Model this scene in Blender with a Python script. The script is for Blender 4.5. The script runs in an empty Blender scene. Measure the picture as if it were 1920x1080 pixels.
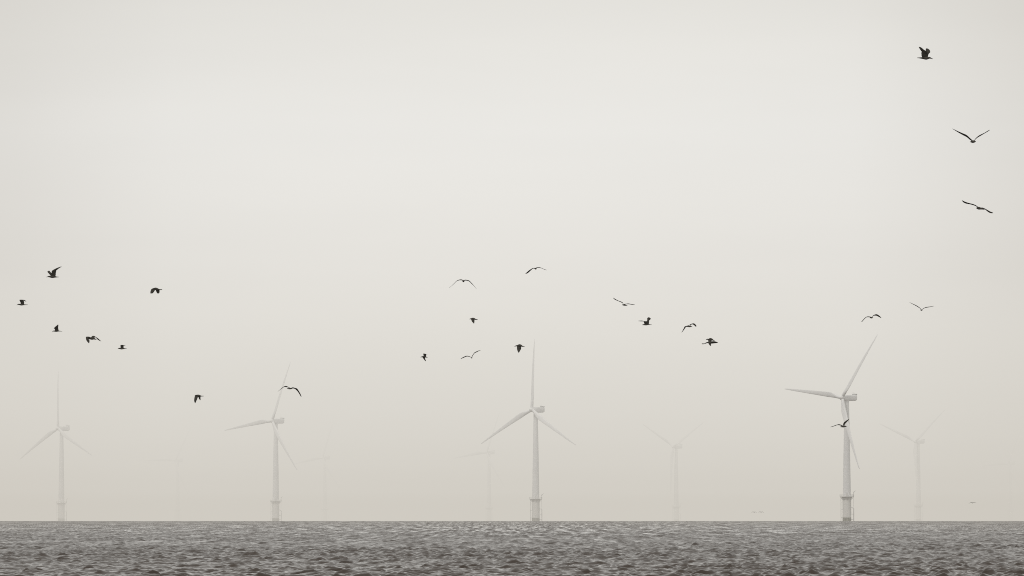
import bpy, math, random
import numpy as np
from mathutils import Vector, Matrix

random.seed(7)
scn = bpy.context.scene
col = scn.collection
R = math.radians
EARTH = 6.371e6
CAM_H = 1.4
FPX = 960.0 / math.tan(R(5.0))           # focal length in pixels of a 1920 wide frame (10 degree view)
DIP = math.sqrt(2 * CAM_H / EARTH)
PITCH = math.atan((977.0 - 540.0) / FPX) - DIP


def at(px, py, d):
    """world point seen at pixel (px, py) of the 1920 frame, d metres out"""
    x = (px - 960.0) / FPX
    u = (540.0 - py) / FPX
    v = Vector((x, 1.0, u))
    v = Matrix.Rotation(PITCH, 3, 'X') @ v
    v *= d / v.y
    return Vector((v.x, v.y, v.z + CAM_H))


def sea_level(x, y):
    return -(x * x + y * y) / (2 * EARTH)


# ------------------------------------------------------------------ materials
def new_mat(name):
    m = bpy.data.materials.new(name)
    m.use_nodes = True
    nt = m.node_tree
    nt.nodes.clear()
    return m, nt, nt.nodes, nt.links


def surface(name, c, c2, scale, rough, noise_stretch=(1, 1, 1), metallic=0.0):
    m, nt, n, l = new_mat(name)
    out = n.new('ShaderNodeOutputMaterial')
    b = n.new('ShaderNodeBsdfPrincipled')
    tc = n.new('ShaderNodeTexCoord')
    mp = n.new('ShaderNodeMapping')
    mp.inputs['Scale'].default_value = noise_stretch
    no = n.new('ShaderNodeTexNoise')
    no.inputs['Scale'].default_value = scale
    no.inputs['Detail'].default_value = 4
    cr = n.new('ShaderNodeValToRGB')
    cr.color_ramp.elements[0].position = 0.35
    cr.color_ramp.elements[1].position = 0.65
    cr.color_ramp.elements[0].color = (*c, 1)
    cr.color_ramp.elements[1].color = (*c2, 1)
    l.new(tc.outputs['Object'], mp.inputs['Vector'])
    l.new(mp.outputs['Vector'], no.inputs['Vector'])
    l.new(no.outputs['Fac'], cr.inputs['Fac'])
    l.new(cr.outputs['Color'], b.inputs['Base Color'])
    b.inputs['Roughness'].default_value = rough
    b.inputs['Metallic'].default_value = metallic
    l.new(b.outputs['BSDF'], out.inputs['Surface'])
    return m


M_PAINT = surface('turbine_paint', (0.70, 0.70, 0.71), (0.78, 0.78, 0.78), 0.15, 0.45, (1, 1, 0.2))
M_BLADE = surface('blade_gelcoat', (0.72, 0.72, 0.73), (0.78, 0.78, 0.78), 0.12, 0.35)
M_PILE = surface('foundation_paint', (0.64, 0.63, 0.61), (0.72, 0.71, 0.69), 0.5, 0.6, (1, 1, 0.3))
M_STEEL = surface('weathered_steel', (0.52, 0.52, 0.51), (0.62, 0.61, 0.60), 1.5, 0.6)
M_WEED = surface('weed_stain', (0.12, 0.12, 0.09), (0.34, 0.33, 0.28), 1.2, 0.7)
M_COOLER = surface('cooler_grille', (0.4, 0.4, 0.4), (0.5, 0.5, 0.5), 2.0, 0.6)


def feather_mat():
    m, nt, n, l = new_mat('dark_feathers')
    out = n.new('ShaderNodeOutputMaterial')
    b = n.new('ShaderNodeBsdfPrincipled')
    tc = n.new('ShaderNodeTexCoord')
    no = n.new('ShaderNodeTexNoise')
    no.inputs['Scale'].default_value = 9
    no.inputs['Detail'].default_value = 5
    cr = n.new('ShaderNodeValToRGB')
    cr.color_ramp.elements[0].position = 0.3
    cr.color_ramp.elements[1].position = 0.7
    cr.color_ramp.elements[0].color = (0.022, 0.021, 0.017, 1)
    cr.color_ramp.elements[1].color = (0.085, 0.078, 0.066, 1)
    l.new(tc.outputs['Object'], no.inputs['Vector'])
    l.new(no.outputs['Fac'], cr.inputs['Fac'])
    l.new(cr.outputs['Color'], b.inputs['Base Color'])
    b.inputs['Roughness'].default_value = 0.9
    b.inputs['Specular IOR Level'].default_value = 0.15
    l.new(b.outputs['BSDF'], out.inputs['Surface'])
    return m


M_FEATHER = feather_mat()


def water_mat():
    m, nt, n, l = new_mat('sea_water')
    out = n.new('ShaderNodeOutputMaterial')
    b = n.new('ShaderNodeBsdfPrincipled')
    b.inputs['Base Color'].default_value = (0.044, 0.033, 0.026, 1)
    at_ = n.new('ShaderNodeAttribute'); at_.attribute_name = 'ripple_roughness'
    streaks = []
    for sc_, sd_ in (((1.0, 0.014, 1), 5.0), ((2.8, 0.035, 1), 9.0)):
        m_ = n.new('ShaderNodeMapping'); m_.inputs['Scale'].default_value = sc_; m_.inputs['Location'].default_value = (sd_, sd_, 0)
        t_ = n.new('ShaderNodeTexCoord'); l.new(t_.outputs['Object'], m_.inputs['Vector'])
        q_ = n.new('ShaderNodeTexNoise'); q_.inputs['Scale'].default_value = 1.0; q_.inputs['Detail'].default_value = 2
        l.new(m_.outputs['Vector'], q_.inputs['Vector'])
        streaks.append(q_)
    def mth(op, a_, b_):
        m_ = n.new('ShaderNodeMath'); m_.operation = op
        for k_, v_ in enumerate((a_, b_)):
            if isinstance(v_, (int, float)):
                m_.inputs[k_].default_value = v_
            else:
                l.new(v_, m_.inputs[k_])
        return m_.outputs[0]
    sm = mth('SUBTRACT', mth('ADD', streaks[0].outputs['Fac'], streaks[1].outputs['Fac']), 1.0)
    far = mth('MULTIPLY', mth('SUBTRACT', at_.outputs['Fac'], 0.06), 4.0)        # wind streaks matter where single waves are not resolved
    fac = mth('ADD', mth('MULTIPLY', mth('MULTIPLY', sm, far), 4.2), 1.0)
    rg = mth('MAXIMUM', mth('MULTIPLY', at_.outputs['Fac'], fac), 0.03)
    l.new(rg, b.inputs['Roughness'])
    b.inputs['IOR'].default_value = 1.333
    b.inputs['Specular Tint'].default_value = (1.0, 0.92, 0.86, 1)
    geo = n.new('ShaderNodeNewGeometry')
    tc = n.new('ShaderNodeTexCoord')
    total = None

    def ripple(scale, stretch, detail, strength, seed):
        mp = n.new('ShaderNodeMapping')
        mp.inputs['Scale'].default_value = stretch
        mp.inputs['Location'].default_value = (seed, seed * 2.3, 0)
        no = n.new('ShaderNodeTexNoise')
        no.inputs['Scale'].default_value = scale
        no.inputs['Detail'].default_value = detail
        no.inputs['Roughness'].default_value = 0.6
        l.new(tc.outputs['Object'], mp.inputs['Vector'])
        l.new(mp.outputs['Vector'], no.inputs['Vector'])
        s = n.new('ShaderNodeVectorMath'); s.operation = 'SUBTRACT'
        s.inputs[1].default_value = (0.5, 0.5, 0.5)
        l.new(no.outputs['Color'], s.inputs[0])
        k = n.new('ShaderNodeVectorMath'); k.operation = 'MULTIPLY'
        k.inputs[1].default_value = (strength * 0.7, strength, 0)
        l.new(s.outputs['Vector'], k.inputs[0])
        return k

    r1 = ripple(3.6, (0.45, 1, 1), 3, 0.14, 3.1)
    r2 = ripple(16.0, (0.6, 1, 1), 2, 0.09, 11.7)
    # gust patches: where the ripple is stronger the water turns darker
    mp = n.new('ShaderNodeMapping')
    mp.inputs['Scale'].default_value = (0.35, 0.010, 1)
    gn = n.new('ShaderNodeTexNoise')
    gn.inputs['Scale'].default_value = 1.0
    gn.inputs['Detail'].default_value = 4
    l.new(tc.outputs['Object'], mp.inputs['Vector'])
    l.new(mp.outputs['Vector'], gn.inputs['Vector'])
    mr = n.new('ShaderNodeMapRange')
    mr.inputs['From Min'].default_value = 0.35
    mr.inputs['From Max'].default_value = 0.65
    mr.inputs['To Min'].default_value = 0.65
    mr.inputs['To Max'].default_value = 1.25
    l.new(gn.outputs['Fac'], mr.inputs['Value'])
    a = n.new('ShaderNodeVectorMath'); a.operation = 'ADD'
    l.new(r1.outputs['Vector'], a.inputs[0]); l.new(r2.outputs['Vector'], a.inputs[1])
    g = n.new('ShaderNodeVectorMath'); g.operation = 'SCALE'
    l.new(a.outputs['Vector'], g.inputs[0]); l.new(mr.outputs['Result'], g.inputs['Scale'])
    a2 = n.new('ShaderNodeVectorMath'); a2.operation = 'ADD'
    l.new(g.outputs['Vector'], a2.inputs[0]); l.new(geo.outputs['Normal'], a2.inputs[1])
    nn = n.new('ShaderNodeVectorMath'); nn.operation = 'NORMALIZE'
    l.new(a2.outputs['Vector'], nn.inputs[0])
    l.new(nn.outputs['Vector'], b.inputs['Normal'])
    l.new(b.outputs['BSDF'], out.inputs['Surface'])
    return m


def haze_mat(name, sigma, c):
    """homogeneous haze: extinction sigma per metre, in-scattered sky light put in as emission of colour c"""
    m, nt, n, l = new_mat(name)
    out = n.new('ShaderNodeOutputMaterial')
    ab = n.new('ShaderNodeVolumeAbsorption')
    ab.inputs['Color'].default_value = (0, 0, 0, 1)
    ab.inputs['Density'].default_value = sigma
    em = n.new('ShaderNodeEmission')
    em.inputs['Color'].default_value = (*c, 1)
    em.inputs['Strength'].default_value = sigma  # the volume glows in place of sky light scattered into it
    ad = n.new('ShaderNodeAddShader')
    l.new(ab.outputs['Volume'], ad.inputs[0])
    l.new(em.outputs['Emission'], ad.inputs[1])
    l.new(ad.outputs['Shader'], out.inputs['Volume'])
    return m


# ------------------------------------------------------------------ mesh helpers
class MB:
    def __init__(self):
        self.v = []
        self.f = []

    def add(self, vs, fs):
        o = len(self.v)
        self.v += [tuple(p) for p in vs]
        self.f += [tuple(i + o for i in q) for q in fs]

    def loft(self, rings, caps=True):
        o = len(self.v)
        k = len(rings[0])
        for r in rings:
            self.v += [tuple(p) for p in r]
        for i in range(len(rings) - 1):
            for j in range(k):
                a = o + i * k + j
                b = o + i * k + (j + 1) % k
                self.f.append((a, b, b + k, a + k))
        if caps:
            self.f.append(tuple(o + j for j in reversed(range(k))))
            self.f.append(tuple(o + (len(rings) - 1) * k + j for j in range(k)))

    def lathe(self, prof, k=32, c=(0, 0)):
        self.loft([[(c[0] + r * math.cos(2 * math.pi * j / k), c[1] + r * math.sin(2 * math.pi * j / k), z)
                    for j in range(k)] for r, z in prof])

    def tube(self, a, b, r, k=8):
        a = Vector(a); b = Vector(b)
        d = (b - a).normalized()
        u = d.orthogonal().normalized(); w = d.cross(u)
        self.loft([[p + (u * math.cos(2 * math.pi * j / k) + w * math.sin(2 * math.pi * j / k)) * r
                    for j in range(k)] for p in (a, b)])

    def ring(self, cz, rad, r, k=24):
        pts = [Vector((rad * math.cos(2 * math.pi * j / k), rad * math.sin(2 * math.pi * j / k), cz)) for j in range(k)]
        for j in range(k):
            self.tube(pts[j], pts[(j + 1) % k], r, 6)

    def mesh(self, name, smooth=True):
        me = bpy.data.meshes.new(name)
        me.from_pydata(self.v, [], self.f)
        me.update()
        if smooth:
            for p in me.polygons:
                p.use_smooth = len(p.vertices) < 8
            if name not in ('gull', 'blade'):
                me.set_sharp_from_angle(angle=math.radians(32))
        return me


def link(name, me, mat=None, parent=None):
    o = bpy.data.objects.new(name, me)
    col.objects.link(o)
    if mat and me and not me.materials:
        me.materials.append(mat)
    if parent:
        o.parent = parent
    return o


# ------------------------------------------------------------------ the sea
def build_sea():
    rng = np.random.default_rng(21)
    rows = [116.0]
    while rows[-1] < 4700:
        rows.append(rows[-1] + 0.08 * (rows[-1] / 140.0) ** 1.5)
    rows = np.array(rows)
    step = 0.08 * (rows / 140.0) ** 1.5
    inner = np.linspace(-5.6, 5.6, 1000)
    t = np.linspace(0, 1, 130)[1:]
    outer = 5.6 + 10.5 * t ** 1.5
    ang = np.radians(np.concatenate([-outer[::-1], inner, outer]))
    A, D = np.meshgrid(ang, rows)
    ST = np.repeat(step[:, None], len(ang), 1)
    X0 = (D * np.tan(A)).astype(np.float32)
    Y0 = (D).astype(np.float32)
    Z = np.zeros_like(X0); DX = np.zeros_like(X0); DY = np.zeros_like(X0)
    N = 84
    lam = np.exp(np.linspace(math.log(0.2), math.log(2.2), N))
    for L in lam:
        th = rng.normal(0, 0.72) + 0.10
        kx, ky = math.sin(th), -math.cos(th)
        k = 2 * math.pi / L
        s = 0.066 * (1.0 if L < 0.55 else (0.55 / L) ** 0.65)
        a = s / k
        ph = rng.uniform(0, 2 * math.pi)
        # waves too short for the local row spacing are left to the material
        w = np.clip((L / np.maximum(step * abs(ky), 0.02) - 1.6) / 1.6, 0.0, 1.0)
        last = int(np.searchsorted(-w, 0.0)) if (w <= 0).any() else len(rows)
        if last < 2:
            continue
        P = (k * (kx * X0[:last].astype(np.float64) + ky * Y0[:last]) + ph)
        P = np.mod(P, 2 * math.pi).astype(np.float32)
        W = (a * w[:last, None]).astype(np.float32)
        sn = np.sin(P); cs = np.cos(P)
        Z[:last] += W * cs
        DX[:last] -= W * kx * sn * 0.8
        DY[:last] -= W * ky * sn * 0.8
    # groups of higher and lower waves
    grp = 1.0 + 0.22 * np.sin(X0 * 0.11 + 1.3 * np.sin(Y0 * 0.021)) * np.sin(Y0 * 0.047 + X0 * 0.03 + 0.7)
    Z *= grp
    X = X0 + DX; Y = Y0 + DY
    Z = Z - (X0 ** 2 + Y0 ** 2) / (2 * EARTH)
    nr, nc = X.shape
    co = np.stack([X, Y, Z], -1).reshape(-1, 3).astype(np.float32)
    i = np.arange(nr - 1)[:, None] * nc + np.arange(nc - 1)[None, :]
    quads = np.stack([i, i + 1, i + 1 + nc, i + nc], -1).reshape(-1, 4)
    # the rest of the sea, out past the horizon all round: coarse rings a little lower than the wave troughs
    rr = np.concatenate([[0.0], np.geomspace(20, 30000, 60)])
    k = 180
    aa = np.linspace(0, 2 * math.pi, k, endpoint=False)
    RX = rr[:, None] * np.cos(aa)[None, :]
    RY = rr[:, None] * np.sin(aa)[None, :]
    RZ = -0.75 - (RX ** 2 + RY ** 2) / (2 * EARTH)
    co2 = np.stack([RX, RY, RZ], -1).reshape(-1, 3).astype(np.float32)
    base = len(co)
    ii = np.arange(len(rr) - 1)[:, None] * k
    jj = np.arange(k)[None, :]
    j2 = (jj + 1) % k
    q2 = np.stack([ii + jj, ii + k + jj, ii + k + j2, ii + j2], -1).reshape(-1, 4) + base
    co = np.concatenate([co, co2]); quads = np.concatenate([quads, q2])
    me = bpy.data.meshes.new('sea')
    me.vertices.add(len(co)); me.vertices.foreach_set('co', co.ravel())
    me.loops.add(len(quads) * 4); me.loops.foreach_set('vertex_index', quads.ravel().astype(np.int32))
    me.polygons.add(len(quads))
    me.polygons.foreach_set('loop_start', (np.arange(len(quads)) * 4).astype(np.int32))
    me.polygons.foreach_set('use_smooth', np.ones(len(quads), dtype=bool))
    me.update(calc_edges=True)
    # short waves that the mesh leaves out with distance become roughness of the surface
    rough = np.full(len(co), 0.30, dtype=np.float32)
    rv = 0.04 + 0.36 * np.clip((np.log(rows / 130.0)) / math.log(1500.0 / 130.0), 0, 1) ** 0.75
    rough[:nr * nc] = np.repeat(rv[:, None], nc, 1).ravel()
    at_ = me.attributes.new('ripple_roughness', 'FLOAT', 'POINT')
    at_.data.foreach_set('value', rough)
    o = link('sea', me, water_mat())
    o['kind'] = 'structure'
    o['label'] = 'choppy grey sea running out to the hazy horizon'
    return o


build_sea()

# ------------------------------------------------------------------ the haze
HAZE_C = (0.614, 0.584, 0.520)


def box(name, x0, x1, y0, y1, z0, z1, m):
    b = MB()
    b.add([(x0, y0, z0), (x1, y0, z0), (x1, y1, z0), (x0, y1, z0), (x0, y0, z1), (x1, y0, z1), (x1, y1, z1), (x0, y1, z1)],
          [(0, 3, 2, 1), (4, 5, 6, 7), (0, 1, 5, 4), (1, 2, 6, 5), (2, 3, 7, 6), (3, 0, 4, 7)])
    o = link(name, b.mesh(name, False), m)
    o['kind'] = 'structure'
    return o


h = box('haze', -26000, 26000, -4000, 26000, -120, 190, haze_mat('haze', 0.00006, HAZE_C))
h['label'] = 'thin warm haze lying over the whole sea'
C0 = Vector((0.634, 0.604, 0.547)); C1 = Vector((0.80, 0.782, 0.735))
NL = 9
for i in range(NL):                                             # the bank thins out and pales upwards, layer by layer
    z0 = -119 if i == 0 else 18.0 * i + 0.2
    c = C0.lerp(C1, i / (NL - 1))
    h = box('haze_or_vignette', -25000, 25000, 3830, 25000, z0, 18.0 * (i + 1) - 0.2, haze_mat('haze_or_vignette', 0.00070 * (1 - 0.35 * i / NL), c))
    h['label'] = 'level layer of the haze bank beyond the horizon, paler with height'
for sx, sg, c, a0, zt, lb in ((1, 0.00030, (0.49, 0.45, 0.39), 0.066, 460, 'tall brownish vignette volume added to darken the right side of the view'),
                          (-1, 0.00022, (0.52, 0.475, 0.415), 0.066, 460, 'tall pinkish vignette volume added to darken the left side of the view')):
    b = MB()
    x0 = a0 * 3600
    pts = [(sx * x0, 3600), (sx * 2600, 3600), (sx * 2600, 3600 + 4.2 * (2600 - x0))]
    if sx < 0:
        pts.reverse()
    b.add([(p[0], p[1] + zt, -100 - zt * .1) for p in pts] + [(p[0], p[1] + zt, zt) for p in pts],
          [(2, 1, 0), (3, 4, 5), (0, 1, 4, 3), (1, 2, 5, 4), (2, 0, 3, 5)])
    h = link('haze_or_vignette', b.mesh('haze_or_vignette', False), haze_mat('side_vignette', sg, c))  # added wedge volume, darkens this side of the sky like lens vignetting
    h['kind'] = 'structure'
    h['label'] = lb

# ------------------------------------------------------------------ wind turbines
HUB_H = 84.0
BL = 53.5
PLAT = 16.8


def blade_mesh():
    b = MB()
    rings = []
    st = [0.02, 0.045, 0.08, 0.12, 0.17, 0.22, 0.28, 0.35, 0.43, 0.52, 0.62, 0.72, 0.82, 0.91, 0.97, 1.0]
    for u in st:
        r = u * BL
        if u < 0.05:
            ch, tk = 2.3, 2.3
        else:
            rise = min(1, (u - 0.045) / 0.16)
            rise = rise * rise * (3 - 2 * rise)
            full = 3.8 * (1 - (u - 0.2) / 0.8 * 0.82) if u > 0.2 else 3.8
            ch = 2.3 + (full - 2.3) * rise
            tk = ch * (1.0 - rise * 0.72) if u < 0.25 else ch * (0.26 - 0.1 * (u - 0.25))
            if u > 0.96:
                ch *= 1 - (u - 0.96) / 0.04 * 0.65
                tk = ch * 0.15
        tw = -R(14) * (1 - min(1, u / 0.7)) - R(8)
        bow = 5.0 * u - 3.2 * u * u
        ring = []
        for j in range(16):
            a = 2 * math.pi * j / 16
            ce = math.cos(a)
            x = ch * (0.5 * ce + (0.22 if u > 0.06 else 0.0) * min(1, (u - 0.045) / 0.1 if u > 0.045 else 0))
            y = tk * 0.5 * math.sin(a) * ((0.5 + 0.5 * (1 - (ce + 1) / 2)) if u > 0.1 else 1)
            ring.append((x * math.cos(tw) - y * math.sin(tw), x * math.sin(tw) + y * math.cos(tw) - bow, r))
        rings.append(ring)
    b.loft(rings)
    return b.mesh('blade')


def make_parts():
    """meshes shared by all turbines; rotor axis along -Y (upwind) in nacelle space"""
    P = {}
    b = MB()
    b.lathe([(2.6, -25), (2.6, 1.0), (2.95, 1.05), (2.95, PLAT - 1.2), (3.5, PLAT - 0.9), (3.5, PLAT - 0.35), (3.0, PLAT - 0.3)])
    b.lathe([(2.955, 10.2), (2.985, 10.22), (2.985, 10.4), (2.955, 10.42)])
    P['foundation'] = b.mesh('foundation')
    b = MB()
    b.lathe([(2.956, -1.5), (2.966, -1.4), (2.966, 2.3), (2.956, 2.5)], 36)
    P['tide_band'] = b.mesh('tide_band')
    b = MB()                                                    # boat landing: two fender tubes, rungs and stays, right side
    for y in (-0.9, 0.9):
        b.tube((4.7, y, -3), (4.7, y, 8.6), 0.24)
        b.tube((4.7, y, 8.5), (3.0, y * 0.8, 9.6), 0.2)
        for z in (1.2, 4.8):
            b.tube((4.7, y, z), (2.9, y * 0.8, z), 0.16)
    for i in range(22):
        b.tube((4.45, -0.35, -1 + i * 0.8), (4.45, 0.35, -1 + i * 0.8), 0.05, 6)
    for y in (-0.35, 0.35):
        b.tube((4.45, y, -2), (4.45, y, PLAT - 0.2), 0.07, 6)
    P['boat_landing'] = b.mesh('boat_landing')
    b = MB()                                                    # cable guide tubes, left side
    for y in (-1.0, 1.0):
        b.tube((-4.05, y, -6), (-4.05, y, PLAT - 0.3), 0.17)
        for z in (2.5, 8.0, 13.0):
            b.tube((-4.05, y, z), (-2.9, y * 0.8, z), 0.1, 6)
    P['cable_tube'] = b.mesh('cable_tube')
    b = MB()
    b.lathe([(3.0, PLAT - 0.28), (4.9, PLAT - 0.26), (4.9, PLAT + 0.06), (2.95, PLAT + 0.08)], 28)
    for j in range(8):
        a = j * math.pi / 4 + 0.2
        b.tube((4.6 * math.cos(a), 4.6 * math.sin(a), PLAT - 0.25), (3.1 * math.cos(a), 3.1 * math.sin(a), PLAT - 2.2), 0.12, 6)
    P['platform'] = b.mesh('platform')
    b = MB()
    for z in (0.6, 1.25):
        b.ring(PLAT + z, 4.8, 0.07)
    for j in range(24):
        a = j * math.pi / 12
        b.tube((4.8 * math.cos(a), 4.8 * math.sin(a), PLAT + 0.02), (4.8 * math.cos(a), 4.8 * math.sin(a), PLAT + 1.25), 0.06, 6)
    P['railing'] = b.mesh('railing')
    b = MB()
    b.tube((4.4, -1.2, PLAT), (4.4, -1.2, PLAT + 3.0), 0.17)
    b.tube((4.4, -1.2, PLAT + 2.95), (6.0, -1.9, PLAT + 3.9), 0.14)
    b.tube((4.4, -1.2, PLAT + 2.0), (5.3, -1.6, PLAT + 3.45), 0.08, 6)
    P['davit_crane'] = b.mesh('davit_crane')
    b = MB()
    prof = []
    for i in range(13):
        u = i / 12
        prof.append((2.72 - 1.12 * u ** 1.1, PLAT + (HUB_H - 2.4 - PLAT) * u))
    b.lathe(prof, 36)
    for u in (0.3, 0.64):                                       # flange rings where the tower sections join
        z = PLAT + (HUB_H - 2.4 - PLAT) * u
        r = 2.72 - 1.12 * u ** 1.1
        b.lathe([(r + 0.005, z), (r + 0.05, z + 0.03), (r + 0.05, z + 0.22), (r, z + 0.25)], 36)
    P['tower'] = b.mesh('tower')
    b = MB()
    b.loft([[(-0.55, -2.76, PLAT + 0.2), (0.55, -2.76, PLAT + 0.2), (0.55, -2.68, PLAT + 2.5), (-0.55, -2.68, PLAT + 2.5)],
            [(-0.55, -2.4, PLAT + 0.2), (0.55, -2.4, PLAT + 0.2), (0.55, -2.4, PLAT + 2.5), (-0.55, -2.4, PLAT + 2.5)]])
    P['door'] = b.mesh('door', False)

    def sq(y, w, h, z, rnd=0.35, k=20):
        ring = []
        for j in range(k):
            a = 2 * math.pi * (j + 0.5) / k
            c, s = math.cos(a), math.sin(a)
            e = 0.42
            ring.append((w / 2 * math.copysign(abs(c) ** e, c), y, z + h / 2 * math.copysign(abs(s) ** e, s)))
        return ring
    b = MB()                                                    # nacelle space: origin at the tower axis, hub height
    b.loft([sq(-3.3, 2.3, 2.5, 0), sq(-2.9, 3.2, 3.3, 0), sq(-1.2, 3.9, 4.0, 0.1), sq(2.0, 4.0, 4.2, 0.15),
            sq(7.4, 3.9, 4.1, 0.2), sq(8.6, 3.5, 3.6, 0.35), sq(8.9, 2.9, 3.0, 0.45)])
    b.lathe([(1.75, -2.5), (1.75, -1.6)], 28)
    P['nacelle'] = b.mesh('nacelle')
    b = MB()
    b.loft([sq(7.3, 3.3, 0.9, 2.6), sq(8.8, 3.3, 0.9, 2.6)])
    P['cooler'] = b.mesh('cooler')
    b = MB()
    b.tube((0.9, 6.4, 2.2), (0.9, 6.4, 4.3), 0.07, 6)
    b.tube((-0.9, 6.4, 2.2), (-0.9, 6.4, 3.9), 0.07, 6)
    b.tube((-0.9, 6.4, 3.7), (0.9, 6.4, 3.7), 0.06, 6)
    P['wind_vane'] = b.mesh('wind_vane')
    b = MB()                                                    # hub, in rotor space: origin at the hub centre, axis -Y
    rings = []
    for y, r in ((1.55, 1.25), (1.3, 1.62), (0.3, 1.85), (-0.7, 1.8), (-1.5, 1.45), (-2.1, 0.9), (-2.4, 0.35), (-2.46, 0.05)):
        rings.append([(r * math.cos(2 * math.pi * j / 24), y, r * math.sin(2 * math.pi * j / 24)) for j in range(24)])
    b.loft(rings)
    P['hub'] = b.mesh('hub')
    P['blade'] = blade_mesh()
    return P


TP = make_parts()
TILT = R(4.0)
OVER = 4.6


def turbine(bx, hub_y, yaw, phase, label):
    """base under column bx of the photo, hub seen at row hub_y: the distance follows from the hub height"""
    ang = (977.0 - hub_y) / FPX - DIP
    d = 4000.0
    for _ in range(40):
        d = (HUB_H - CAM_H - d * d / (2 * EARTH)) / ang
    p = at(bx, 977, d)
    t = bpy.data.objects.new('wind_turbine', None)
    col.objects.link(t)
    t.location = (p.x, p.y, sea_level(p.x, p.y))
    t.rotation_euler = (0, 0, -math.atan2(p.x, p.y))
    t.empty_display_size = 10
    t['label'] = label
    t['category'] = 'wind turbine'
    t['group'] = 'wind turbines standing in the sea'
    f = link('foundation', TP['foundation'], M_PILE, t)
    link('tide_band', TP['tide_band'], M_WEED, f)
    link('boat_landing', TP['boat_landing'], M_STEEL, f)
    link('cable_tube', TP['cable_tube'], M_STEEL, f)
    pl = link('platform', TP['platform'], M_STEEL, t)
    link('railing', TP['railing'], M_STEEL, pl)
    link('davit_crane', TP['davit_crane'], M_STEEL, pl)
    tw = link('tower', TP['tower'], M_PAINT, t)
    link('door', TP['door'], M_STEEL, tw)
    rz = -R(yaw)                                                # rotor axis -Y swung towards -X, nacelle tail to the right
    na = link('nacelle', TP['nacelle'], M_PAINT, t)
    na.location = (0, 0, HUB_H)
    na.rotation_euler = (0, 0, rz)
    link('cooler', TP['cooler'], M_COOLER, na)
    link('wind_vane', TP['wind_vane'], M_STEEL, na)
    base = Matrix.Translation((0, 0, HUB_H)) @ Matrix.Rotation(rz, 4, 'Z') @ Matrix.Rotation(-TILT, 4, 'X') @ Matrix.Translation((0, -OVER, 0))
    hb = link('hub', TP['hub'], M_PAINT, t)
    hb.matrix_local = base
    for k in range(3):
        bl = link('blade', TP['blade'], M_BLADE, t)
        bl.matrix_local = base @ Matrix.Rotation(R(phase + 120 * k), 4, 'Y')
    return d


TURB = [
    (1588, 746.5, 43, 37, 'nearest and clearest white wind turbine, one blade level, a gull crossing its tower'),
    (1004.5, 769, 39, 1, 'pale wind turbine at the middle, one blade straight up beside a dark gull'),
    (517, 790, 43, 21.5, 'pale wind turbine on the left whose upper blade passes behind a long winged gull'),
    (115, 804, 45, -2, 'faint wind turbine nearest the left edge with one blade straight up'),
    (1722, 828.5, 41, 51, 'faint wind turbine just right of the nearest one, two blades raised in a V'),
    (1268, 838, 41, 59, 'very faint wind turbine between the middle and nearest ones, blades in a wide Y'),
    (917, 849, 41, 22, 'barely visible wind turbine just left of the middle one, blade low to the left'),
    (609, 859, 41, 20, 'barely visible small wind turbine just right of the left one with the crossing gull'),
    (333, 864, 41, 30, 'ghostly wind turbine lost in haze between the two turbines at the far left'),
    (1895, 869.5, 41, 25, 'ghostly smallest wind turbine lost in haze at the right edge'),
]
for t in TURB:
    d = turbine(*t)
    print('turbine', t[0], round(d))

# ------------------------------------------------------------------ gulls
# Every gull is one continuous body of its own, posed joint by joint. Shapes are written in a local
# frame (x to the right, z down, y away from the viewer) and brought to real size by the gull's distance.
K = [0]


def smooth(st, n):
    """Catmull-Rom through stations (tuples of equal length), n steps per span"""
    st = [np.array(s, float) for s in st]
    P = [2 * st[0] - st[1]] + st + [2 * st[-1] - st[-2]]
    out = []
    for i in range(1, len(P) - 2):
        for j in range(n):
            t = j / n
            out.append(0.5 * ((2 * P[i]) + (-P[i - 1] + P[i + 1]) * t + (2 * P[i - 1] - 5 * P[i] + 4 * P[i + 1] - P[i + 2]) * t * t
                              + (-P[i - 1] + 3 * P[i] - 3 * P[i + 1] + P[i + 2]) * t ** 3))
    out.append(st[-1])
    return out


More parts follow.
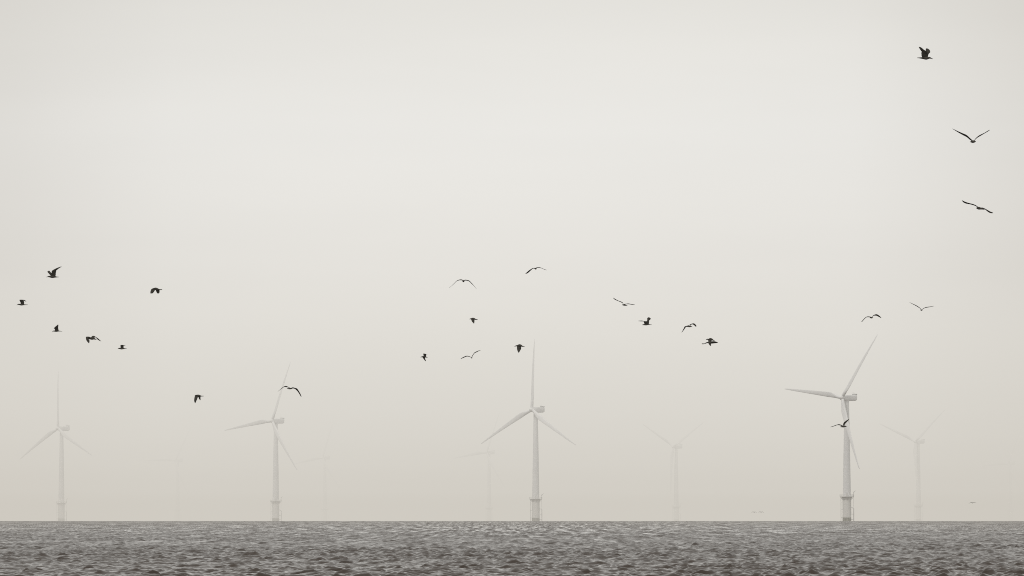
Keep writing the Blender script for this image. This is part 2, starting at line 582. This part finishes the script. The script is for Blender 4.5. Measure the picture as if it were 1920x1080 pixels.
def gull(x0, y0, f, dist, label, body, wings, wt=1.0):
    """(x0, y0): frame corner of the sketch, f: its units per pixel of the photo.
    body: stations (x, z, y, half height, half width); wings: stations (leading x, z, y, trailing x, z, y)"""
    cx = sum(s[0] for s in body) / len(body)
    cz = sum(s[1] for s in body) / len(body)
    org = at(x0 + cx / f, y0 + cz / f, dist)
    s = dist / FPX / f                                          # metres per sketch unit

    def W(x, z, y):
        return Vector(((x - cx) * s, y * s, -(z - cz) * s))
    b = MB()
    rings = []
    st = smooth(body, 4)
    for i, q in enumerate(st):
        a = st[max(0, i - 1)]; c = st[min(len(st) - 1, i + 1)]
        t = (W(c[0], c[1], c[2]) - W(a[0], a[1], a[2])).normalized()
        up = Vector((0, 0, 1)) - t * t.z
        if up.length < 0.1:
            up = Vector((1, 0, 0)) - t * t.x
        up.normalize()
        sd = t.cross(up)
        p = W(q[0], q[1], q[2])
        rh = max(q[3], 0.6) * s; rw = max(q[4], 0.6) * s
        rings.append([p + up * rh * math.cos(2 * math.pi * j / 12) + sd * rw * math.sin(2 * math.pi * j / 12) for j in range(12)])
    b.loft(rings)
    for w in wings:
        ws = smooth(w, 5)
        rings = []
        for i, q in enumerate(ws):
            a = ws[max(0, i - 1)]; c = ws[min(len(ws) - 1, i + 1)]
            L = W(*q[:3]); T = W(*q[3:6])
            sp = (W(*c[:3]) + W(*c[3:6]) - W(*a[:3]) - W(*a[3:6]))
            if sp.length < 1e-6:
                sp = Vector((0, 0, 1))
            ch = T - L
            nrm = ch.cross(sp).normalized()
            u = i / (len(ws) - 1)
            # feather tips: the trailing edge is slightly ragged
            rag = 1.0 + 0.05 * math.sin(i * 2.4) * (1 - u)
            T = L + ch * rag
            ch = T - L
            tk = 17.0 * max(wt, 0.85) * (1 - 0.45 * u) * s * f / 27.0
            ring = []
            for cu, tt in ((0, 0), (0.12, 0.42), (0.35, 0.5), (0.7, 0.28), (1, 0.06), (0.7, -0.2), (0.35, -0.36), (0.12, -0.34)):
                camber = 0.06 * math.sin(math.pi * cu) * ch.length
                ring.append(L + ch * cu + nrm * (tt * tk + camber))
            rings.append(ring)
        b.loft(rings)
    o = link('gull', b.mesh('gull'), M_FEATHER)
    o.location = org
    o['label'] = label
    o['category'] = 'bird'
    o['group'] = 'dark gulls flying over the sea'
    return o


def side_body(x_beak, z_beak, x_head, z_head, x_mid, z_mid, x_rump, z_rump, x_tail, z_tail, r, rt=None):
    r = r * 1.15
    """profile of a gull seen from the side: beak, head, chest, rump, tail"""
    hb = r * 0.62
    return [(x_beak, z_beak, 0, r * 0.16, r * 0.12), (x_beak * .6 + x_head * .4, z_beak * .6 + z_head * .4, 0, r * 0.25, r * 0.2),
            (x_head, z_head, 0, hb, hb * .9), (x_head * .6 + x_mid * .4, z_head * .6 + z_mid * .4, 0, r * .78, r * .8),
            (x_mid, z_mid, 0, r, r), (x_rump, z_rump, 0, r * .6, r * .8), (x_rump * .4 + x_tail * .6, z_rump * .4 + z_tail * .6, 0, r * .32, r * .9),
            (x_tail, z_tail, 0, (rt or r * .18), r * 1.1)]


def end_body(x, z, r, dx=0, dz=0, ln=5.0):
    """a gull flying towards or away: body mostly in depth; dx, dz: sideways lean of the whole length"""
    st = []
    for u, k in ((-.5, .12), (-.42, .35), (-.33, .62), (-.2, .85), (0, 1), (.2, .8), (.36, .42), (.5, .22)):
        st.append((x + dx * u, z + dz * u, r * ln * u, r * k, r * k * (1.0 if u < .3 else 1.8)))
    return st


# 1 upper-left gull, flying left, far wing up and near wing swept to the upper right
gull(75, 490, 27, 215, 'gull flying left with a long wing swept up to the right, highest at far left',
     side_body(318, 798, 445, 770, 620, 790, 780, 790, 955, 794, 48),
     [[(540, 760, -20, 790, 775, -20), (590, 600, -70, 805, 620, -70), (615, 480, -110, 835, 470, -110), (790, 375, -140, 900, 420, -140), (960, 305, -170, 1000, 345, -170), (1095, 262, -200, 1105, 290, -200)],
      [(540, 740, 20, 700, 745, 20), (460, 640, 90, 600, 610, 90), (385, 560, 150, 530, 545, 150), (358, 510, 200, 490, 500, 200), (400, 470, 240, 475, 470, 240)]])
# 2
gull(20, 550, 36, 235, 'small gull flying left with both wings raised and hooked back, nearest the left edge',
     side_body(395, 800, 520, 745, 720, 765, 880, 770, 1170, 772, 50),
     [[(680, 740, -20, 905, 740, -20), (665, 610, -60, 915, 600, -60), (600, 470, -100, 900, 530, -100), (660, 432, -120, 860, 500, -120), (930, 450, -150, 940, 520, -150), (1075, 545, -190, 1040, 565, -190)],
      [(690, 740, 20, 880, 740, 20), (680, 600, 70, 880, 600, 70), (630, 470, 110, 820, 500, 110), (720, 425, 150, 830, 450, 150)]])
# 3
gull(86, 600, 36, 235, 'small gull flying left with wings folded upright like a fin, below the highest left gull',
     side_body(410, 810, 520, 745, 700, 750, 880, 745, 1100, 765, 44),
     [[(615, 740, -20, 870, 730, -20), (600, 610, -60, 850, 610, -60), (545, 560, -90, 835, 520, -90), (660, 440, -130, 850, 430, -130), (790, 340, -170, 860, 370, -170), (825, 300, -190, 845, 310, -190)],
      [(630, 740, 20, 850, 730, 20), (600, 620, 60, 840, 620, 60), (570, 545, 100, 820, 510, 100), (690, 430, 150, 800, 430, 150)]])
# 4
gull(152, 620, 36, 225, 'gull flapping with one wing hanging down and the other drooping to the right, far left',
     [(545, 500, 0, 20, 20), (600, 510, 0, 56, 54), (700, 520, 0, 92, 84), (800, 515, 0, 96, 80), (890, 545, 0, 58, 60), (990, 585, 0, 26, 55), (1040, 592, 0, 14, 60)],
     [[(660, 470, -20, 660, 600, -20), (560, 410, -90, 560, 590, -90), (420, 405, -140, 520, 600, -140), (335, 440, -170, 575, 640, -170), (370, 650, -190, 585, 720, -190), (480, 800, -200, 578, 800, -200), (545, 860, -210, 565, 850, -210)],
      [(700, 400, 20, 860, 520, 20), (770, 345, 60, 900, 470, 60), (880, 350, 110, 960, 450, 110), (990, 420, 170, 1030, 520, 170), (1130, 510, 230, 1110, 600, 230), (1250, 620, 270, 1210, 665, 270), (1340, 705, 300, 1325, 715, 300)]])
# 5
gull(208, 636, 36, 250, 'tiny gull flying left with stubby raised wings, right of the drooping winged gull',
     side_body(455, 655, 540, 620, 720, 635, 860, 632, 1060, 632, 50),
     [[(650, 610, -20, 860, 610, -20), (650, 500, -60, 862, 500, -60), (645, 420, -90, 860, 450, -90), (760, 385, -120, 880, 455, -120), (900, 420, -160, 920, 465, -160), (1000, 440, -190, 1000, 455, -190)],
      [(660, 610, 20, 840, 610, 20), (655, 500, 70, 850, 500, 70), (670, 410, 110, 820, 430, 110), (730, 390, 130, 800, 400, 130)]])
# 6
gull(271, 530, 36, 235, 'gull with both wings pushed down and tail to the right, alone left of centre',
     [(570, 430, 0, 20, 20), (650, 410, 0, 56, 50), (740, 410, 0, 80, 70), (830, 430, 0, 80, 70), (920, 450, 0, 55, 60), (1020, 470, 0, 32, 50), (1190, 465, 0, 22, 60)],
     [[(700, 360, -30, 740, 500, -30), (590, 375, -90, 700, 530, -90), (470, 440, -140, 670, 580, -140), (420, 560, -170, 635, 640, -170), (405, 660, -190, 580, 710, -190), (405, 735, -200, 520, 740, -200)],
      [(730, 440, 30, 990, 450, 30), (765, 540, 80, 1010, 520, 80), (790, 610, 110, 1010, 600, 110), (830, 690, 140, 995, 680, 140), (880, 730, 160, 960, 722, 160)]])
# 7
gull(351, 732, 36, 235, 'gull with both wings pointing straight down, lone low one left of a faint turbine',
     [(505, 370, 0, 12, 12), (560, 350, 0, 38, 36), (650, 345, 0, 55, 50), (760, 350, 0, 66, 60), (870, 370, 0, 50, 50), (960, 385, 0, 28, 50), (1110, 382, 0, 18, 60)],
     [[(520, 360, -30, 740, 420, -30), (500, 450, -70, 700, 520, -70), (482, 580, -110, 680, 600, -110), (480, 700, -140, 625, 710, -140), (505, 800, -160, 590, 800, -160), (540, 860, -170, 560, 860, -170)],
      [(720, 400, 30, 900, 410, 30), (770, 500, 80, 895, 500, 80), (800, 580, 110, 898, 590, 110), (860, 655, 140, 895, 650, 140)]])
# 8 in front of turbine 3
gull(518, 712, 27, 225, 'wide winged gull gliding in front of the upper blade of the left turbine',
     [(540, 450, -30, 8, 8), (600, 450, -20, 22, 22), (680, 450, 0, 36, 36), (760, 440, 20, 32, 34), (820, 425, 60, 16, 40)],
     [[(700, 430, -30, 720, 440, 110), (600, 360, -45, 610, 395, 100), (480, 318, -40, 470, 370, 90), (370, 355, -10, 380, 378, 100), (270, 430, 40, 275, 450, 110), (150, 530, 90, 150, 540, 120), (75, 590, 120, 78, 598, 130)],
      [(740, 420, -30, 740, 440, 100), (840, 385, -60, 850, 440, 80), (960, 415, -70, 940, 465, 70), (1060, 450, -70, 1020, 530, 50), (1150, 580, -50, 1095, 610, 40), (1220, 700, -20, 1170, 730, 50), (1285, 850, 10, 1240, 850, 40)]], 0.9)
# 9
gull(839, 510, 27, 237, 'gull seen end on with both wings arched evenly downward, above centre',
     end_body(808, 460, 56),
     [[(790, 420, -50, 790, 440, 100), (715, 382, -60, 715, 420, 100), (600, 390, -50, 600, 420, 90), (470, 445, -20, 470, 465, 90), (340, 570, 20, 345, 585, 90), (220, 685, 60, 222, 695, 100), (90, 790, 100, 92, 796, 120)],
      [(830, 420, -50, 830, 440, 100), (900, 390, -60, 900, 430, 100), (1000, 405, -55, 1000, 440, 90), (1110, 440, -30, 1110, 485, 80), (1230, 560, 10, 1225, 600, 80), (1330, 670, 50, 1325, 690, 90), (1465, 850, 100, 1462, 856, 120)]], 0.75)
# 10
gull(977, 488, 27, 250, 'gull banking with its dark left wing low, above the middle turbine',
     end_body(740, 425, 46, -80, 0),
     [[(720, 390, -50, 720, 420, 100), (600, 400, -70, 600, 425, 80), (480, 460, -80, 490, 520, 60), (370, 540, -70, 380, 620, 50), (280, 620, -50, 300, 670, 50), (220, 668, -20, 225, 680, 40)],
      [(760, 370, -50, 760, 390, 100), (860, 352, -50, 860, 375, 100), (960, 362, -30, 960, 390, 90), (1060, 395, 0, 1060, 410, 90), (1180, 450, 30, 1180, 470, 90), (1300, 488, 70, 1298, 500, 110)]], 0.7)
# 11
gull(866, 586, 36, 290, 'tiny gull flying level with wings pointing down, above the winged pair left of centre',
     [(505, 450, 0, 8, 8), (570, 430, 0, 30, 26), (650, 420, 0, 44, 40), (740, 410, 0, 62, 56), (840, 430, 0, 56, 50), (940, 465, 0, 32, 50), (1060, 468, 0, 22, 60)],
     [[(610, 440, -20, 850, 450, -20), (650, 540, -70, 855, 540, -70), (700, 640, -110, 850, 620, -110), (770, 710, -140, 840, 700, -140), (815, 765, -150, 825, 762, -150)],
      [(640, 440, 20, 840, 450, 20), (680, 540, 70, 845, 540, 70), (720, 630, 110, 835, 620, 110), (780, 700, 140, 825, 700, 140)]])
# 12
gull(775, 655, 36, 270, 'tiny gull banking on edge, one wing up and one down, left of the middle',
     [(470, 530, 0, 8, 8), (560, 510, 0, 30, 30), (650, 500, 0, 44, 40), (740, 500, 0, 52, 46), (830, 520, 0, 36, 44), (960, 545, 0, 12, 50)],
     [[(670, 500, -20, 870, 520, -20), (690, 400, -60, 870, 420, -60), (665, 300, -100, 870, 370, -100), (760, 290, -130, 880, 340, -130), (880, 330, -150, 900, 350, -150), (950, 370, -170, 950, 380, -170)],
      [(610, 530, 20, 800, 560, 20), (660, 600, 60, 790, 610, 60), (730, 700, 110, 820, 690, 110), (810, 800, 150, 850, 780, 150)]])
# 13
gull(854, 646, 27, 262, 'thin winged gull with body low and right wing raised, left of the middle turbine tip',
     end_body(824, 675, 32),
     [[(800, 650, -50, 800, 665, 90), (700, 600, -60, 700, 622, 90), (580, 572, -60, 580, 605, 80), (450, 610, -50, 460, 650, 70), (350, 660, -30, 355, 695, 60), (262, 715, 0, 275, 728, 50)],
      [(830, 650, -40, 840, 665, 60), (830, 600, -40, 860, 600, 60), (895, 490, -40, 920, 500, 60), (960, 405, -40, 975, 435, 60), (1060, 350, -30, 1070, 390, 60), (1170, 305, -10, 1170, 335, 60), (1268, 296, 20, 1262, 308, 60)]], 0.6)
# 14
gull(953, 639, 36, 255, 'small dark gull with wings folded to a downward wedge, beside the middle turbine upper blade',
     [(415, 385, 0, 10, 10), (520, 345, 0, 34, 30), (630, 330, 0, 50, 46), (750, 310, 0, 82, 70), (860, 330, 0, 70, 60), (960, 370, 0, 36, 50), (1110, 378, 0, 12, 56)],
     [[(590, 360, -20, 870, 370, -20), (585, 480, -70, 870, 470, -70), (600, 600, -110, 860, 560, -110), (640, 720, -140, 800, 660, -140), (700, 820, -160, 715, 800, -160)],
      [(600, 360, 20, 850, 370, 20), (600, 480, 70, 868, 500, 70), (620, 600, 110, 840, 590, 110), (670, 720, 140, 790, 680, 140), (705, 800, 150, 720, 800, 150)]])
# 15
gull(1142, 546, 27, 245, 'gull turning with a straight left wing raised and right wing level, right of centre',
     side_body(650, 690, 690, 690, 770, 695, 840, 715, 940, 745, 36),
     [[(720, 640, -20, 700, 640, 90), (680, 570, -40, 690, 610, 80), (600, 525, -50, 600, 560, 80), (470, 480, -40, 475, 505, 70), (350, 415, -30, 350, 455, 60), (250, 350, -10, 255, 400, 50), (195, 325, 10, 210, 345, 40)],
      [(740, 650, -20, 790, 680, 60), (860, 635, -40, 870, 660, 90), (980, 622, -40, 985, 655, 90), (1100, 645, -10, 1100, 672, 90), (1210, 662, 30, 1210, 688, 100), (1320, 680, 70, 1320, 692, 110)]], 0.75)
# 16
gull(1191, 588, 36, 235, 'gull flying left with one wing out level and the other hooked upright, right of centre',
     side_body(450, 765, 540, 750, 750, 745, 900, 735, 1130, 755, 44),
     [[(630, 720, -20, 920, 720, -20), (600, 640, -60, 900, 620, -60), (560, 530, -110, 800, 520, -110), (470, 478, -150, 600, 530, -150), (330, 480, -200, 400, 530, -200), (195, 495, -240, 220, 515, -240)],
      [(700, 720, 20, 930, 720, 20), (760, 560, 70, 935, 560, 70), (815, 430, 120, 960, 450, 120), (815, 310, 160, 1040, 380, 160), (880, 245, 190, 1060, 340, 190), (940, 245, 210, 1010, 280, 210)]])
# 17
gull(1271, 598, 36, 240, 'gull with left wing trailing down and right wing curled over, right of centre',
     [(570, 500, 0, 10, 10), (620, 500, 0, 34, 34), (700, 500, 0, 46, 44), (790, 500, 0, 60, 50), (880, 515, 0, 34, 40), (970, 515, 0, 12, 50)],
     [[(760, 420, -20, 700, 540, 30), (640, 450, -50, 640, 530, 30), (540, 480, -70, 560, 540, 30), (450, 520, -80, 530, 570, 20), (400, 620, -80, 480, 640, 20), (330, 760, -60, 390, 770, 20), (240, 920, -40, 290, 890, 20)],
      [(790, 370, 10, 850, 460, 60), (860, 350, 20, 890, 400, 90), (960, 310, 20, 960, 365, 100), (1080, 295, 20, 1060, 390, 100), (1170, 350, 30, 1130, 450, 90), (1245, 440, 40, 1190, 510, 80), (1262, 490, 50, 1230, 522, 70)]])
# 18 a, b: two gulls one behind the other
gull(1311, 626, 36, 215, 'nearer of two overlapping gulls, wings spread flat left and right, right of centre',
     [(560, 600, -60, 10, 10), (620, 600, -40, 40, 40), (700, 590, 0, 62, 60), (790, 590, 0, 55, 55), (860, 580, 40, 30, 50)],
     [[(640, 540, -60, 660, 640, 60), (560, 550, -80, 570, 620, 80), (450, 590, -70, 460, 650, 80), (340, 655, -30, 350, 680, 90), (260, 640, 10, 260, 700, 90), (170, 655, 40, 180, 690, 90)],
      [(740, 520, -60, 740, 660, 40), (860, 505, -90, 860, 655, 60), (1000, 495, -90, 1000, 640, 50), (1120, 520, -60, 1110, 625, 60), (1200, 550, -30, 1195, 615, 60), (1270, 575, 0, 1262, 595, 50)]])
gull(1311, 626, 36, 262, 'farther of two overlapping gulls, wings beating downward, right of centre',
     [(445, 415, 0, 8, 8), (540, 365, 0, 34, 30), (640, 380, 0, 50, 46), (750, 360, 0, 85, 70), (860, 380, 0, 62, 56), (950, 430, 0, 34, 50), (1050, 460, 0, 10, 56)],
     [[(600, 400, -20, 860, 420, -20), (610, 520, -70, 820, 520, -70), (620, 640, -110, 790, 640, -110), (680, 750, -140, 795, 740, -140), (760, 830, -160, 795, 800, -160)],
      [(610, 400, 20, 840, 420, 20), (620, 520, 70, 810, 520, 70), (650, 640, 110, 780, 640, 110), (720, 760, 140, 780, 760, 140)]])
# 19
gull(1605, 576, 27, 240, 'gull with arched wings and dark right wingtip, above the nearest turbine',
     side_body(870, 535, 830, 530, 780, 530, 740, 535, 690, 540, 36),
     [[(780, 500, -30, 780, 530, 90), (700, 478, -50, 700, 510, 90), (600, 470, -50, 600, 505, 80), (510, 495, -30, 525, 520, 70), (400, 590, -10, 415, 620, 60), (300, 700, 20, 320, 730, 50), (270, 738, 30, 285, 745, 40)],
      [(830, 455, -20, 830, 515, 80), (880, 405, -50, 890, 435, 90), (970, 365, -70, 970, 425, 80), (1060, 360, -60, 1040, 430, 70), (1150, 410, -40, 1120, 470, 60), (1230, 475, -20, 1190, 505, 60), (1290, 545, 10, 1270, 545, 40)]], 0.85)
# 20
gull(1700, 556, 27, 262, 'thin winged gull soaring in a wide V, right of the nearest turbine blade tip',
     end_body(745, 685, 36, 110, 10, 4),
     [[(720, 650, -40, 720, 670, 90), (680, 590, -50, 690, 615, 80), (570, 500, -50, 575, 535, 70), (440, 425, -30, 440, 455, 70), (310, 365, 0, 312, 388, 70), (150, 292, 40, 155, 300, 80)],
      [(780, 650, -40, 790, 670, 90), (840, 595, -50, 845, 620, 80), (960, 540, -50, 965, 572, 70), (1080, 518, -30, 1080, 550, 70), (1220, 502, 0, 1220, 524, 70), (1400, 470, 40, 1398, 482, 80)]], 0.6)
# 21 over the tower of turbine 1
gull(1550, 776, 27, 235, 'gull crossing the tower of the nearest turbine with its right wing raised',
     side_body(1035, 665, 950, 632, 850, 640, 760, 650, 680, 660, 42),
     [[(820, 600, -20, 850, 660, 60), (740, 560, -50, 760, 610, 80), (620, 528, -60, 640, 575, 80), (520, 550, -30, 530, 575, 80), (400, 590, 0, 405, 618, 80), (290, 630, 30, 290, 655, 80), (190, 660, 60, 195, 670, 80)],
      [(850, 600, 10, 900, 610, 60), (830, 540, 30, 920, 545, 80), (870, 440, 60, 970, 470, 110), (960, 365, 90, 1030, 410, 120), (1050, 305, 120, 1090, 340, 130), (1135, 255, 150, 1140, 280, 140)]], 0.9)
# 22
gull(1707, 80, 27, 170, 'large dark gull flying right with both wings raised high, highest in the sky',
     side_body(1150, 828, 975, 765, 790, 790, 600, 778, 350, 765, 64),
     [[(860, 740, -20, 590, 745, -20), (880, 600, -70, 550, 600, -70), (810, 450, -120, 555, 450, -120), (680, 370, -160, 540, 440, -160), (560, 275, -210, 470, 350, -210), (470, 225, -240, 400, 235, -240)],
      [(880, 740, 20, 700, 740, 20), (930, 570, 70, 760, 570, 70), (1010, 480, 110, 790, 450, 110), (1000, 380, 150, 790, 370, 150), (930, 300, 180, 790, 300, 180), (850, 265, 200, 800, 280, 200)]])
# 23
gull(1780, 225, 18, 175, 'large gull soaring in a deep V with long thin wings, near the right edge',
     end_body(800, 730, 46, -180, 10, 3.5) + [],
     [[(780, 690, -30, 790, 720, 80), (690, 610, -60, 700, 665, 70), (580, 510, -60, 590, 575, 60), (440, 445, -40, 450, 500, 60), (300, 380, -10, 300, 415, 60), (190, 325, 20, 190, 345, 60), (100, 285, 50, 105, 292, 60)],
      [(840, 690, -30, 850, 710, 80), (870, 635, -50, 890, 650, 70), (960, 550, -60, 970, 585, 60), (1060, 490, -50, 1070, 525, 60), (1190, 428, -20, 1195, 450, 60), (1290, 365, 10, 1295, 392, 60), (1368, 325, 40, 1370, 340, 60)]], 0.75)
# 24
gull(1791, 358, 18, 190, 'gull banking steeply with wings on a falling slant, below the large soaring gull',
     side_body(700, 570, 740, 580, 800, 583, 880, 600, 990, 628, 42),
     [[(770, 540, -20, 760, 560, 60), (700, 490, -40, 705, 515, 60), (600, 445, -50, 600, 475, 60), (480, 415, -50, 480, 445, 50), (360, 375, -40, 365, 425, 40), (270, 335, -20, 280, 385, 30), (220, 305, 0, 230, 330, 20)],
      [(860, 560, 10, 840, 585, 70), (930, 562, 10, 930, 590, 70), (1010, 595, 10, 1010, 620, 70), (1090, 640, 10, 1080, 680, 60), (1180, 690, 20, 1165, 735, 60), (1250, 715, 30, 1240, 752, 50), (1290, 738, 40, 1275, 748, 40)]], 0.7)
# far gulls, low over the horizon
def far_gull(px, py, span, dist, label, lift):
    f = 10.0
    S = span * f
    gull(px - 20, py - 20, f, dist, label, end_body(200, 200, S * 0.055, S * 0.12, 0),
         [[(200, 196, -S * .05, 200, 200, S * .07), (200 - S * .22, 196 - lift[0], -S * .07, 200 - S * .22, 200 - lift[0], S * .05), (200 - S * .5, 200 + lift[1], 0, 200 - S * .5, 202 + lift[1], S * .03)],
          [(200, 196, -S * .05, 200, 200, S * .07), (200 + S * .22, 196 - lift[0], -S * .07, 200 + S * .22, 200 - lift[0], S * .05), (200 + S * .5, 200 + lift[2], 0, 200 + S * .5, 202 + lift[2], S * .03)]], 0.5 * 1.6)


far_gull(1414, 960.5, 10, 1250, 'left one of two tiny distant gulls skimming low over the horizon', (4, 2, 2))
far_gull(1427, 960.5, 10, 1250, 'right one of two tiny distant gulls skimming low over the horizon', (6, 0, 2))
far_gull(1823.5, 943, 14, 950, 'tiny distant gull low over the horizon beneath the ghostly turbine at right', (4, 10, -2))

# ------------------------------------------------------------------ sky, sun, camera
SUN_EL, SUN_AZ = 48.0, 215.0                                    # azimuth clockwise from +Y: high behind the viewer's left


def world():
    w = bpy.data.worlds.new('World')
    scn.world = w
    w.use_nodes = True
    nt = w.node_tree
    n, l = nt.nodes, nt.links
    n.clear()
    out = n.new('ShaderNodeOutputWorld')
    bg = n.new('ShaderNodeBackground')
    l.new(bg.outputs['Background'], out.inputs['Surface'])
    sky = n.new('ShaderNodeTexSky')
    sky.sky_type = 'NISHITA'
    sky.sun_disc = False
    sky.sun_elevation = R(SUN_EL)
    sky.sun_rotation = R(SUN_AZ)
    sky.dust_density = 6
    hs = n.new('ShaderNodeHueSaturation')
    hs.inputs['Saturation'].default_value = 0.15
    hs.inputs['Value'].default_value = 1.0
    l.new(sky.outputs['Color'], hs.inputs['Color'])
    tc = n.new('ShaderNodeTexCoord')
    sp = n.new('ShaderNodeSeparateXYZ')
    l.new(tc.outputs['Generated'], sp.inputs['Vector'])
    mr = n.new('ShaderNodeMapRange')
    mr.inputs['From Min'].default_value = 0.0
    mr.inputs['From Max'].default_value = 0.2
    l.new(sp.outputs['Z'], mr.inputs['Value'])
    cr = n.new('ShaderNodeValToRGB')
    e = cr.color_ramp.elements
    # overcast layer, in units of 10x (background strength 0.1)
    e[0].position = 0.0; e[0].color = (.61, .585, .51, 1)
    e[1].position = 1.0; e[1].color = (.76, .75, .72, 1)
    for p, c in ((.08, (.76, .74, .688, 1)), (.15, (.835, .816, .77, 1)), (.217, (.862, .845, .805, 1)), (.33, (.88, .871, .84, 1)), (.40, (.845, .833, .795, 1)), (.445, (.81, .797, .757, 1))):
        q = e.new(p); q.color = c
    l.new(mr.outputs['Result'], cr.inputs['Fac'])
    # brighter towards the middle of the view direction, soft cloud streaks
    mx = n.new('ShaderNodeMath'); mx.operation = 'SUBTRACT'; mx.inputs[1].default_value = 0.008
    l.new(sp.outputs['X'], mx.inputs[0])
    m2 = n.new('ShaderNodeMath'); m2.operation = 'MULTIPLY'
    l.new(mx.outputs[0], m2.inputs[0]); l.new(mx.outputs[0], m2.inputs[1])
    m3 = n.new('ShaderNodeMapRange')
    m3.inputs['From Min'].default_value = 0; m3.inputs['From Max'].default_value = 0.0085
    m3.inputs['To Min'].default_value = 10.2; m3.inputs['To Max'].default_value = 9.4
    l.new(m2.outputs[0], m3.inputs['Value'])
    mp = n.new('ShaderNodeMapping'); mp.inputs['Scale'].default_value = (9, 1, 60)
    l.new(tc.outputs['Generated'], mp.inputs['Vector'])
    no = n.new('ShaderNodeTexNoise'); no.inputs['Scale'].default_value = 1.0; no.inputs['Detail'].default_value = 3
    l.new(mp.outputs['Vector'], no.inputs['Vector'])
    m4 = n.new('ShaderNodeMapRange')
    m4.inputs['To Min'].default_value = 0.955; m4.inputs['To Max'].default_value = 1.045
    l.new(no.outputs['Fac'], m4.inputs['Value'])
    m5 = n.new('ShaderNodeMath'); m5.operation = 'MULTIPLY'
    l.new(m3.outputs['Result'], m5.inputs[0]); l.new(m4.outputs['Result'], m5.inputs[1])
    vm = n.new('ShaderNodeVectorMath'); vm.operation = 'SCALE'
    l.new(cr.outputs['Color'], vm.inputs[0]); l.new(m5.outputs[0], vm.inputs['Scale'])
    mix = n.new('ShaderNodeMix'); mix.data_type = 'RGBA'
    mix.inputs['Factor'].default_value = 0.05
    l.new(vm.outputs['Vector'], mix.inputs[6]); l.new(hs.outputs['Color'], mix.inputs[7])
    l.new(mix.outputs[2], bg.inputs['Color'])
    bg.inputs['Strength'].default_value = 0.1


world()
sun = bpy.data.lights.new('sun', 'SUN')
sun.energy = 1.0
sun.angle = R(12)
sun.color = (1.0, 0.96, 0.9)
so = bpy.data.objects.new('sun', sun)
col.objects.link(so)
sd = Vector((math.sin(R(SUN_AZ)) * math.cos(R(SUN_EL)), math.cos(R(SUN_AZ)) * math.cos(R(SUN_EL)), math.sin(R(SUN_EL))))
so.rotation_euler = sd.to_track_quat('Z', 'Y').to_euler()
so.location = (0, 0, 50)

cam = bpy.data.cameras.new('camera')
cam.sensor_width = 36
cam.angle = R(10)
cam.clip_start = 0.5
cam.clip_end = 60000
co = bpy.data.objects.new('camera', cam)
col.objects.link(co)
co.location = (0, 0, CAM_H)
co.rotation_euler = (R(90) + PITCH, 0, 0)
scn.camera = co

scn.render.engine = 'CYCLES'
scn.view_settings.view_transform = 'Standard'
scn.view_settings.look = 'None'
scn.view_settings.exposure = 0
scn.view_settings.gamma = 1
scn.cycles.use_denoising = False
scn.cycles.filter_width = 1.0
scn.cycles.max_bounces = 6
scn.cycles.volume_bounces = 0
scn.cycles.transparent_max_bounces = 40
